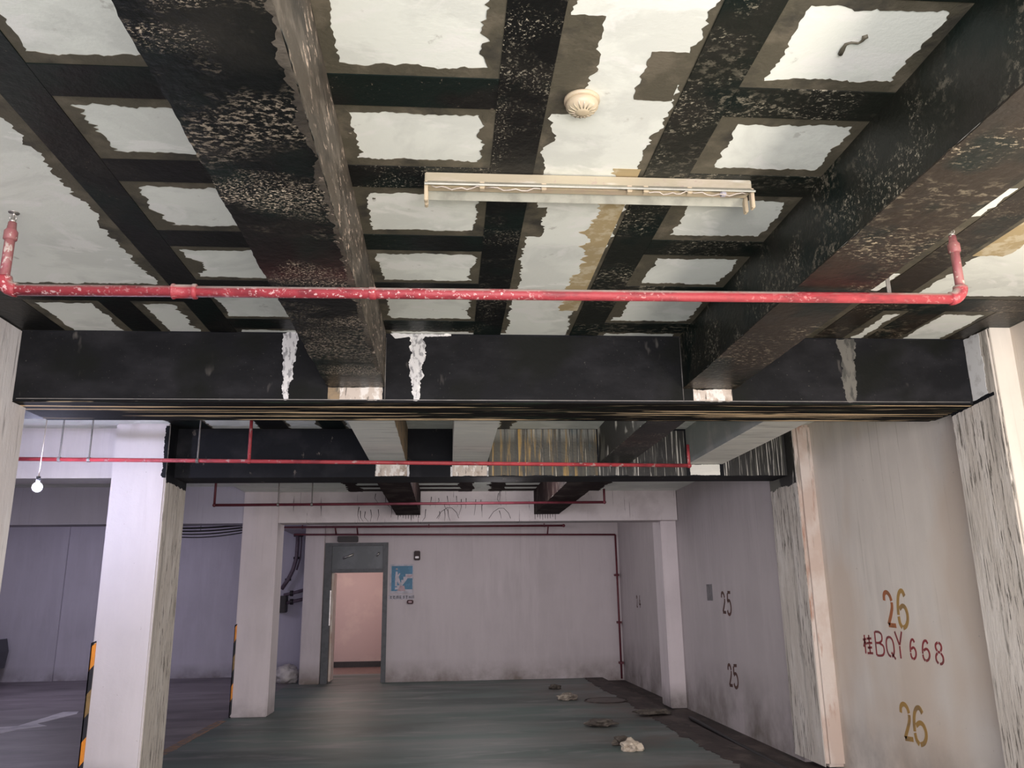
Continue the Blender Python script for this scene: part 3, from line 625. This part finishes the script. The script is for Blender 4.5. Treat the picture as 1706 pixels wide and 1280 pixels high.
# ---- second pipe
def pipe_line(label, pts, r, ups, hangers, mat, hm, group=None):
    e = empty('sprinkler_pipe', pts[0].lerp(pts[-1], .5)); tag(e, label, 'pipe')
    tube('pipe_run', pts, r, mat, e, 14)
    for c, z in ups:
        tube('riser', [c-Zu*r*.8, Vector((c.x, c.y, z))], r*.85, mat, e, 12)
        bm = bmesh.new(); bmesh.ops.create_uvsphere(bm, u_segments=14, v_segments=8, radius=r*1.35, matrix=Matrix.Translation(c)); fin('elbow', bm, mat, e, True)
    for c in hangers:
        bm = bmesh.new(); add_tube(bm, [c-Vector((.012, 0, 0)), c+Vector((.012, 0, 0))], r*1.3, 12)
        add_tube(bm, [c+Zu*r, Vector((c.x, c.y, ZC))], r*.42, 8); fin('hanger', bm, hm, e)
    return e
ZQ = HC+1.165
q0, q1 = on_z(-60, 764, ZQ), on_z(1148, 776, ZQ); q1.y = q0.y = 7.25
q0, q1 = on_y(-60, 764, 7.2), on_y(1148, 776, 7.2)
def q(px): return q0.lerp(q1, (px+60)/(1208))
p2 = pipe_line('thin red pipe running past the broad white pillar below the second black beam', [q0, q1], .017, [(q1, q1.z+.19), (q(396), ZC)], [q(312), q(137), q(90)], RED_TOP, GREYMET)
s0, s1 = on_y(357, 842, 10.4), on_y(1007, 837, 10.4)
def s_(px): return s0.lerp(s1, (px-357)/650)
p3 = pipe_line('dark red pipe with two drop rods in front of the white cross beam', [s0, s1], .017, [(s0, ZC), (s1, s1.z+.17)], [s_(460), s_(515)], RED_DARK, GREYMET)
t0, t1 = on_y(465, 879, 16.2), on_y(939, 876, 16.2)
t2, t3, t4 = on_y(490, 891, 16.40), on_y(1025, 891, 16.40), on_y(1036, 1131, 16.5)
p4 = pipe_line('dark upper pipe along the ceiling above the doorway', [t0, t1], .02, [], [t0.lerp(t1, f) for f in (.08, .52, .93)], RED_DARK, RED_DARK)
bm = bmesh.new(); bmesh.ops.create_uvsphere(bm, u_segments=12, v_segments=8, radius=.032, matrix=Matrix.Translation(t1)); fin('end_cap', bm, RED_DARK, p4, True)
p5 = empty('sprinkler_pipe', t2); tag(p5, 'dark red pipe over the door turning down the back wall corner', 'pipe')
tube('pipe_run', [t2, t3], .018, RED_DARK, p5); tube('drop_pipe', [t3, t4], .018, RED_DARK, p5)
for px in (560, 596, 912):
    c = on_y(px, 891, 16.40); tube('link_pipe', [c, Vector((c.x, 16.235, t0.z+(t1.z-t0.z)*.5))], .015, RED_DARK, p5, 8)
for zz in (.25, 1.0, 1.9):
    x = t3.x+(t4.x-t3.x)*(1-zz/2.7); box('clip', x-.03, x+.05, 16.46, 16.597, zz, zz+.04, RED_DARK, p5)
jb = box('junction_box', -2.12, -1.73, 16.44, 16.6, HC+1.11, HC+1.22, DKBOX, None, .01); tag(jb, 'small dark box mounted over the doorway, just under the pipes', 'box')
# aisle pipe behind pillar
u0, u1 = on_y(290, 859, 13.6), on_y(420, 855, 13.6)
u0 = on_y(250, 860, 13.6)
pipe_line('thin pipe behind the broad pillar, above the sagging black cables', [u0, u1], .014, [], [on_y(361, 857, 13.6)], RED_DARK, RED_DARK)
cb = empty('cable_bundle', on_y(340, 880, 13.8)); tag(cb, 'sagging bundle of black cables between the two left pillars', 'cable')
for k in range(5):
    A, B = on_y(240, 876+k*3.3, 13.8+.03*k), on_y(430, 869+k*3.5, 13.8+.03*k)
    pts = [A.lerp(B, i/12)-Zu*(.02+.018*k)*math.sin(i/12*PI) for i in range(13)]
    tube('cable', pts, .017-.002*k, BLACKW, cb, 8)

for f in (.15, .5, .85):
    p = on_y(240+190*f, 874, 13.83); tube('hook_rod', [p-Zu*.1, Vector((p.x, p.y, ZC))], .006, GREYMET, cb, 6)

# ---- valve and conduit in the recess by the door
cp = empty('conduit_pipe', on_y(484, 930, 18.3)); tag(cp, 'dusty curved conduit dropping from the ceiling left of the doorway', 'conduit')
pts = [on_y(x, y, 18.3) for x, y in ((496, 880), (496, 905), (494, 930), (488, 950), (480, 966), (469, 982))]
tube('conduit', pts, .042, CONDUIT, cp, 12); tube('conduit', [p+Vector((.075, .02, 0)) for p in pts[:4]], .02, CONDUIT, cp, 10)
for k in (2, 4): c = pts[k]; tube('clamp', [c-Vector((.06, 0, 0)), c+Vector((.06, 0, 0))], .025, DKBOX, cp, 8)
tube('end_fitting', [on_y(490, 890, 18.3), on_y(505, 890, 18.3)], .06, DKBOX, cp, 8)
vb = empty('valve_box', on_y(470, 1008, 18.25)); tag(vb, 'black box with two stub pipes on the wall left of the doorway', 'box')
a, b = on_y(461, 993, 18.3), on_y(477, 1021, 18.3)
box('housing', a.x, b.x, 18.18, 18.44, b.z, a.z, DKBOX, vb, .015)
for y0, y1 in ((992, 983), (1006, 998)):
    pts = [on_y(473, y0, 18.28), on_y(486, y0-3, 18.28), on_y(512, y1-1, 18.28)]
    sp = tube('stub_pipe', pts, .035, CONDUIT, vb, 10)
    c = pts[1]; tube('flange', [c-Vector((.03, 0, 0)), c+Vector((.03, 0, 0))], .06, DKBOX, sp, 10)
tube('dangling_wire', [on_y(466, 1021, 18.25), on_y(464, 1027, 18.25), on_y(460, 1030, 18.25)], .008, WIRE, vb, 6)

# ---- smoke detector
d = on_z(970, 184, ZC-.045)
sd = empty('smoke_detector', (d.x, d.y, ZC)); tag(sd, 'round ivory smoke detector on the white ceiling between two black strips', 'smoke detector')
lathe('detector_base', [(.052, 0), (.060, -.004), (.060, -.014), (.050, -.016)], (d.x, d.y, ZC), IVORY, sd, 40)
lathe('detector_head', [(.050, -.015), (.055, -.020), (.054, -.034), (.044, -.046), (.026, -.051), (.024, -.054), (.010, -.056)], (d.x, d.y, ZC), IVORY, sd, 40)
bm = bmesh.new()
for k in range(16):
    a = k*2*PI/16; v0 = Vector((math.cos(a), math.sin(a), 0)); c = Vector((d.x, d.y, ZC))
    add_tube(bm, [c+v0*.052+Zu*-.030, c+v0*.044+Zu*-.046, c+v0*.024+Zu*-.053], .0022, 6)
fin('vent_rib', bm, FIXT, sd, True)
e = on_z(970, 156, ZC-.003); tube('feed_wire', [(e.x-.01, e.y, ZC-.002), (e.x, e.y+.01, ZC-.006), (d.x, d.y+0, ZC-.012)], .003, GREYMET, sd, 6)

# ---- empty tube light batten
ZL = ZC-.09
la, lb = on_z(708, 330, ZL), on_z(1250, 338, ZL)
fx = empty('light_fixture', (la+lb)/2); tag(fx, 'empty ivory fluorescent batten without tubes under the painted ceiling', 'light fixture')
yc = (la.y+lb.y)/2-.01; x0, x1 = la.x, lb.x
bm = bmesh.new(); add_box(bm, x0, x1, yc-.032, yc+.032, ZC-.052, ZC-.004, .004); fin('housing', bm, FIXT, fx)
bm = bmesh.new()                                     # folded reflector wings
for s in (-1, 1):
    q_ = [Vector((0, s*.030, ZC-.050)), Vector((0, s*.064, ZC-.076)), Vector((0, s*.067, ZC-.070)), Vector((0, s*.034, ZC-.044))]
    A = [bm.verts.new(Vector((x0, yc, 0))+v) for v in q_]; B = [bm.verts.new(Vector((x1, yc, 0))+v) for v in q_]
    for k in range(4): bm.faces.new((A[k], A[(k+1) % 4], B[(k+1) % 4], B[k]))
    bm.faces.new(A[::-1]); bm.faces.new(B)
fin('reflector', bm, FIXT_IN, fx)
bm = bmesh.new(); add_box(bm, x0+.01, x1-.01, yc-.020, yc+.020, ZC-.060, ZC-.050, .003); fin('cover_plate', bm, IVORY, fx)
for x in (x0+.006, x1-.006):
    box('lamp_holder', x-.007, x+.007, yc-.05, yc-.022, ZC-.135, ZC-.05, IVORY, fx, .003); box('lamp_holder', x-.007, x+.007, yc+.022, yc+.05, ZC-.118, ZC-.05, IVORY, fx, .003)
for f in (.17, .355, .615, .665, .80):
    x = x0+(x1-x0)*f; bm = bmesh.new(); add_box(bm, x-.010, x+.010, yc-.052, yc-.026, ZC-.080, ZC-.052, .002); fin('clip', bm, IVORY, fx)
for a_, b_ in ((.02, .17), (.18, .36), (.80, .98), (.665, .80)):
    pts = [(x0+(x1-x0)*(a_+(b_-a_)*i/10), yc-.045+.010*math.sin(i*1.9+a_*9), ZC-.070-.012*math.sin(i/10*PI)) for i in range(11)]
    tube('loose_wire', pts, .0025, WIRE, fx, 6)
bm = bmesh.new(); add_box(bm, x0+(x1-x0)*.905-.012, x0+(x1-x0)*.905+.012, yc-.05, yc-.03, ZC-.085, ZC-.065, .004); fin('connector', bm, SIGNWHITE, fx)

# ---- hanging bulb
bl = on_y(62, 812, 6.7)
hb = empty('hanging_bulb', bl); tag(hb, 'bare glowing bulb hanging on a wire left of the broad white pillar', 'bulb')
bm = bmesh.new(); bmesh.ops.create_uvsphere(bm, u_segments=20, v_segments=14, radius=.036, matrix=Matrix.Translation(bl)); fin('glass_bulb', bm, BULB, hb, True)
tube('bulb_socket', [bl+Zu*.034, bl+Zu*.085], .016, BLACKW, hb, 10)
tube('wire', [bl+Zu*.08, Vector((bl.x+.01, bl.y, ZC))], .004, WIRE, hb, 6)

# ---- corner guards
def guard(x0, y0, zt, label, r):
    g = empty('corner_guard', (x0, y0, 0)); tag(g, label, 'corner guard', 'striped guards on pillar corners')
    cuts = [0, .035, .235, .43, .62, .81, 1.0, zt]; n = len(cuts)-1; sl = .05
    for k in range(n):
        bm = bmesh.new(); z0, z1 = zt-cuts[k+1], zt-cuts[k]
        for (xa, xb, ya, yb) in ((x0-.012, x0+.002, y0-.012, y0+.055),):
            pass
        vs = []
        for (x, y, dz) in ((x0-.012, y0+.06, -sl), (x0-.012, y0-.012, 0), (x0+.065, y0-.012, sl)):
            pass
        def quad(P, Q, d0, d1):
            lo0, lo1, hi0, hi1 = max(0, z0+d0), max(0, z0+d1), min(zt, z1+d0), min(zt, z1+d1)
            return [Vector((P[0], P[1], lo0)), Vector((Q[0], Q[1], lo1)), Vector((Q[0], Q[1], hi1)), Vector((P[0], P[1], hi0))]
        for (P, Q, nrm, d0, d1) in (((x0-.010, y0+.06), (x0-.010, y0-.010), Vector((.010, 0, 0)), -sl, 0), ((x0-.010, y0-.010), (x0+r, y0-.010), Vector((0, .010, 0)), 0, sl)):
            f = quad(P, Q, d0, d1); a = [bm.verts.new(v) for v in f]; b = [bm.verts.new(v+nrm) for v in f]
            bm.faces.new(a); bm.faces.new(b[::-1])
            for i in range(4): bm.faces.new((a[i], a[(i+1) % 4], b[(i+1) % 4], b[i]))
        m = BLK if k % 2 == 0 else (YEL_D if k % 4 == 3 else YEL)
        o = fin('black_band' if k % 2 == 0 else 'orange_band', bm, m, g)
    return g
guard(-3.05, 7.72, 1.18, 'orange and black guard on the broad pillar beside the hanging bulb', .03)
guard(-2.90, 12.1, 1.20, 'orange and black guard on the pillar nearer the doorway', .02)

# ---- sign and alarm devices
sg = empty('stair_sign', (-.87, 16.6, HC+.35)); tag(sg, 'blue and white stairway sign on the wall right of the doorway', 'sign')
box('sign_board', -1.10, -.645, 16.585, 16.6, HC+.12, HC+.68, SIGNWHITE, sg)
box('sign_panel', -1.07, -.665, 16.580, 16.586, HC+.17, HC+.645, SIGNBLUE, sg)
PS = plane_front(16.580)
def sgp(nm, pts, m, off=0): 
    return rag(nm, PS, pts, m, sg, amps=[0]*len(pts), off=off, t=.002)
zz = HC
sgp('stair_figure', [(-1.08, zz+.14), (-.66, zz+.14), (-.66, zz+.20), (-1.00, zz+.20), (-1.00, zz+.24), (-.96, zz+.24), (-.96, zz+.28), (-.92, zz+.28), (-.92, zz+.33), (-.88, zz+.33), (-.88, zz+.38), (-.84, zz+.38), (-.84, zz+.44), (-.80, zz+.44), (-.80, zz+.49), (-.665, zz+.49), (-.665, zz+.41), (-.76, zz+.41), (-.79, zz+.36), (-.83, zz+.31), (-.87, zz+.26), (-.92, zz+.21), (-.97, zz+.17), (-1.08, zz+.17)][::-1], SIGNWHITE)
sgp('person_figure', [(-1.0, zz+.26), (-.96, zz+.26), (-.955, zz+.36), (-.93, zz+.30), (-.89, zz+.32), (-.93, zz+.44), (-.90, zz+.50), (-.92, zz+.51), (-.95, zz+.47), (-.955, zz+.54), (-.99, zz+.54), (-1.0, zz+.42)], SIGNWHITE)
lathe('head_dot', [(.022, 0), (.022, -.003)], (-.972, 16.580, zz+.585), SIGNWHITE, sg, 14, 'Y')
sgp('pink_block', [(-.96, zz+.17), (-.80, zz+.17), (-.82, zz+.27), (-.90, zz+.27)], SIGNPINK, .002)
sgp('pink_block', [(-.78, zz+.44), (-.67, zz+.44), (-.67, zz+.47), (-.78, zz+.47)], SIGNPINK, .002)
sl = box('caption_board', -1.12, -.63, 16.592, 16.6, HC+.01, HC+.10, SIGNWHITE, sg)
cap = bmesh.new(); rn = random.Random(8)
for k in range(8):
    cx = -1.09+k*.060
    for i in range(4):
        if rn.random() < .55: add_box(cap, cx, cx+.040, 16.590, 16.593, HC+.032+i*.014, HC+.038+i*.014)
    for i in range(3):
        if rn.random() < .65: add_box(cap, cx+i*.017, cx+.006+i*.017, 16.590, 16.593, HC+.03, HC+.082)
fin('caption_lettering', cap, INK, sg)
al = empty('alarm_beacon', (-.58, 16.6, HC+.84)); tag(al, 'dark red alarm beacon with a white lens, above the blue sign', 'alarm')
bm = bmesh.new(); add_box(bm, -.64, -.52, 16.53, 16.6, HC+.75, HC+.93, .012); fin('housing', bm, flat('alarm_maroon', (.022, .004, .007), .6), al)
bm = bmesh.new(); add_box(bm, -.617, -.545, 16.515, 16.535, HC+.785, HC+.825, .008); fin('lens', bm, flat('alarm_lens', (.85, .80, .85), .3), al)
cpn = empty('call_point', (-.70, 16.6, HC-.03)); tag(cpn, 'small dark red manual call point below the blue sign', 'call point')
bm = bmesh.new(); add_box(bm, -.765, -.640, 16.55, 16.6, HC-.075, HC+.0, .012); fin('housing', bm, flat('callpoint_maroon', (.05, .008, .014), .6), cpn)
bm = bmesh.new(); add_box(bm, -.735, -.670, 16.543, 16.552, HC-.052, HC-.022, .004); fin('press_plate', bm, SIGNPINK, cpn)

# ---- floor things
c = on_z(1010, 1168, 0)
mh = empty('manhole_cover', (c.x, c.y, 0)); tag(mh, 'round manhole cover in the dirty floor corner by the back wall', 'manhole cover')
lathe('cover', [(.29, 0), (.29, .012), (.27, .014)], (c.x, c.y, 0), IRON, mh, 40); 
bm = bmesh.new()
pts = [Vector((c.x+math.cos(i*2*PI/40)*.315, c.y+math.sin(i*2*PI/40)*.315, .003)) for i in range(41)]
add_tube(bm, pts, .014, 6); fin('rim', bm, GUTTER, mh, True)
def lump(px, py, r, mats, label, sd, sq=(1, 1, .6), name='rubble_lump', cat='rubble'):
    c = on_z(px, py, 0); bm = bmesh.new(); bmesh.ops.create_icosphere(bm, subdivisions=3, radius=r)
    for v in bm.verts:
        n_ = v.co.normalized(); h = 1+.45*noise.noise(n_*1.6+Vector((sd, 0, 0)))+.2*noise.noise(n_*5+Vector((0, sd, 0)))
        v.co = Vector((v.co.x*sq[0]*h, v.co.y*sq[1]*h, max(-.3*r, v.co.z*sq[2]*h)))+Vector((c.x, c.y, .26*r))
    o = fin(name, bm, mats); tag(o, label, cat); return o
lump(1052, 1250, .115, ROCKL, 'pale lump of rubble nearest the camera on the green floor', 1.1)
lump(1036, 1241, .10, ROCKD, 'dark lump of rubble leaning behind the pale one', 5.3)
lump(1000, 1210, .15, ROCKD, 'flat dark clod on the floor between manhole and pale rubble', 2.3, (1.2, 1, .28))
lump(945, 1166, .13, ROCK, 'brown clod of rubble left of the round manhole cover', 3.7, (1.1, 1, .45))
lump(924, 1148, .10, ROCKD, 'small dark clod at the foot of the back wall', 4.1, (1, 1, .4))
lump(1088, 1192, .16, ROCKD, 'low dark mound at the gutter edge right of the manhole', 6.4, (1.5, .8, .22))
gc = empty('gutter_cable', on_x(1220, 1235, 3.0)); tag(gc, 'dark cable lying in the muddy gutter along the right wall', 'cable')
pts = [on_z(1150, 1196, -.03), on_z(1190, 1218, -.03), on_z(1235, 1243, -.03), on_z(1290, 1272, -.03), on_z(1330, 1292, -.03)]
tube('cable', pts, .022, BLACKW, gc, 8)
# plastic bag
bp_ = on_z(474, 1139, 0); bp_.y = 16.9; bp_.x = on_y(475, 1130, 16.9).x
bm = bmesh.new(); bmesh.ops.create_icosphere(bm, subdivisions=4, radius=.19)
for v in bm.verts:
    n_ = v.co.normalized(); h = 1+.3*noise.noise(n_*2+Vector((3, 0, 0)))+.22*abs(noise.noise(n_*6))+.1*noise.noise(n_*14)
    v.co = Vector((v.co.x*1.25*h, v.co.y*h, max(-.15, v.co.z*.9*h)))+Vector((bp_.x, bp_.y, .15))
bag = fin('plastic_bag', bm, BAG, None, True); tag(bag, 'crumpled white plastic bag on the floor in the recess beside the door pillar', 'bag')

# ---- parked car far left
cx, cy = -9.62, 16.1
car = empty('parked_car', (cx, cy, 0)); tag(car, 'dark parked car mostly hidden behind the pillar at the left edge', 'car')
prof = [(-.82, .30), (-.86, .62), (-.80, .86), (-.66, .92), (-.52, 1.38), (.52, 1.38), (.66, .92), (.80, .86), (.86, .62), (.82, .30)]
def hull(stations, mat, name, parent, sm=True):
    bm = bmesh.new(); rings = []
    for y, k, zt in stations: rings.append([bm.verts.new((cx+x*k, cy+y, .28+(z-.28)*(zt if z > .9 else 1))) for x, z in prof])
    for i in range(len(rings)-1):
        for t in range(len(prof)-1): bm.faces.new((rings[i][t], rings[i][t+1], rings[i+1][t+1], rings[i+1][t]))
        bm.faces.new((rings[i][-1], rings[i][0], rings[i+1][0], rings[i+1][-1]))
    bm.faces.new(rings[0][::-1]); bm.faces.new(rings[-1]); return fin(name, bm, mat, parent)
hull([(-2.1, .88, .55), (-2.0, .97, .58), (-1.5, 1, .62), (-.9, 1, .95), (-.3, 1, 1), (.8, 1, 1), (1.6, 1, .66), (2.05, .96, .60), (2.12, .88, .56)], CARP, 'body', car)
box('side_window', cx+.60, cx+.665, cy-.75, cy+.95, .98, 1.28, GLASSD, car, .01)
for sx in (-.80, .80):
    for sy in (-1.3, 1.35):
        wh = lathe('wheel', [(.20, -.1), (.31, -.09), (.32, 0), (.31, .09), (.20, .1)], (cx+sx, cy+sy, .32), BLK, car, 24, 'X'); lathe('hub', [(.17, -.105), (.12, -.115), (.12, .115), (.17, .105)], (cx+sx, cy+sy, .32), STEEL, wh, 16, 'X')
for sx in (-.6, .6): box('headlight', cx+sx-.15, cx+sx+.15, cy-2.14, cy-2.05, .62, .74, SIGNWHITE, car, .02)
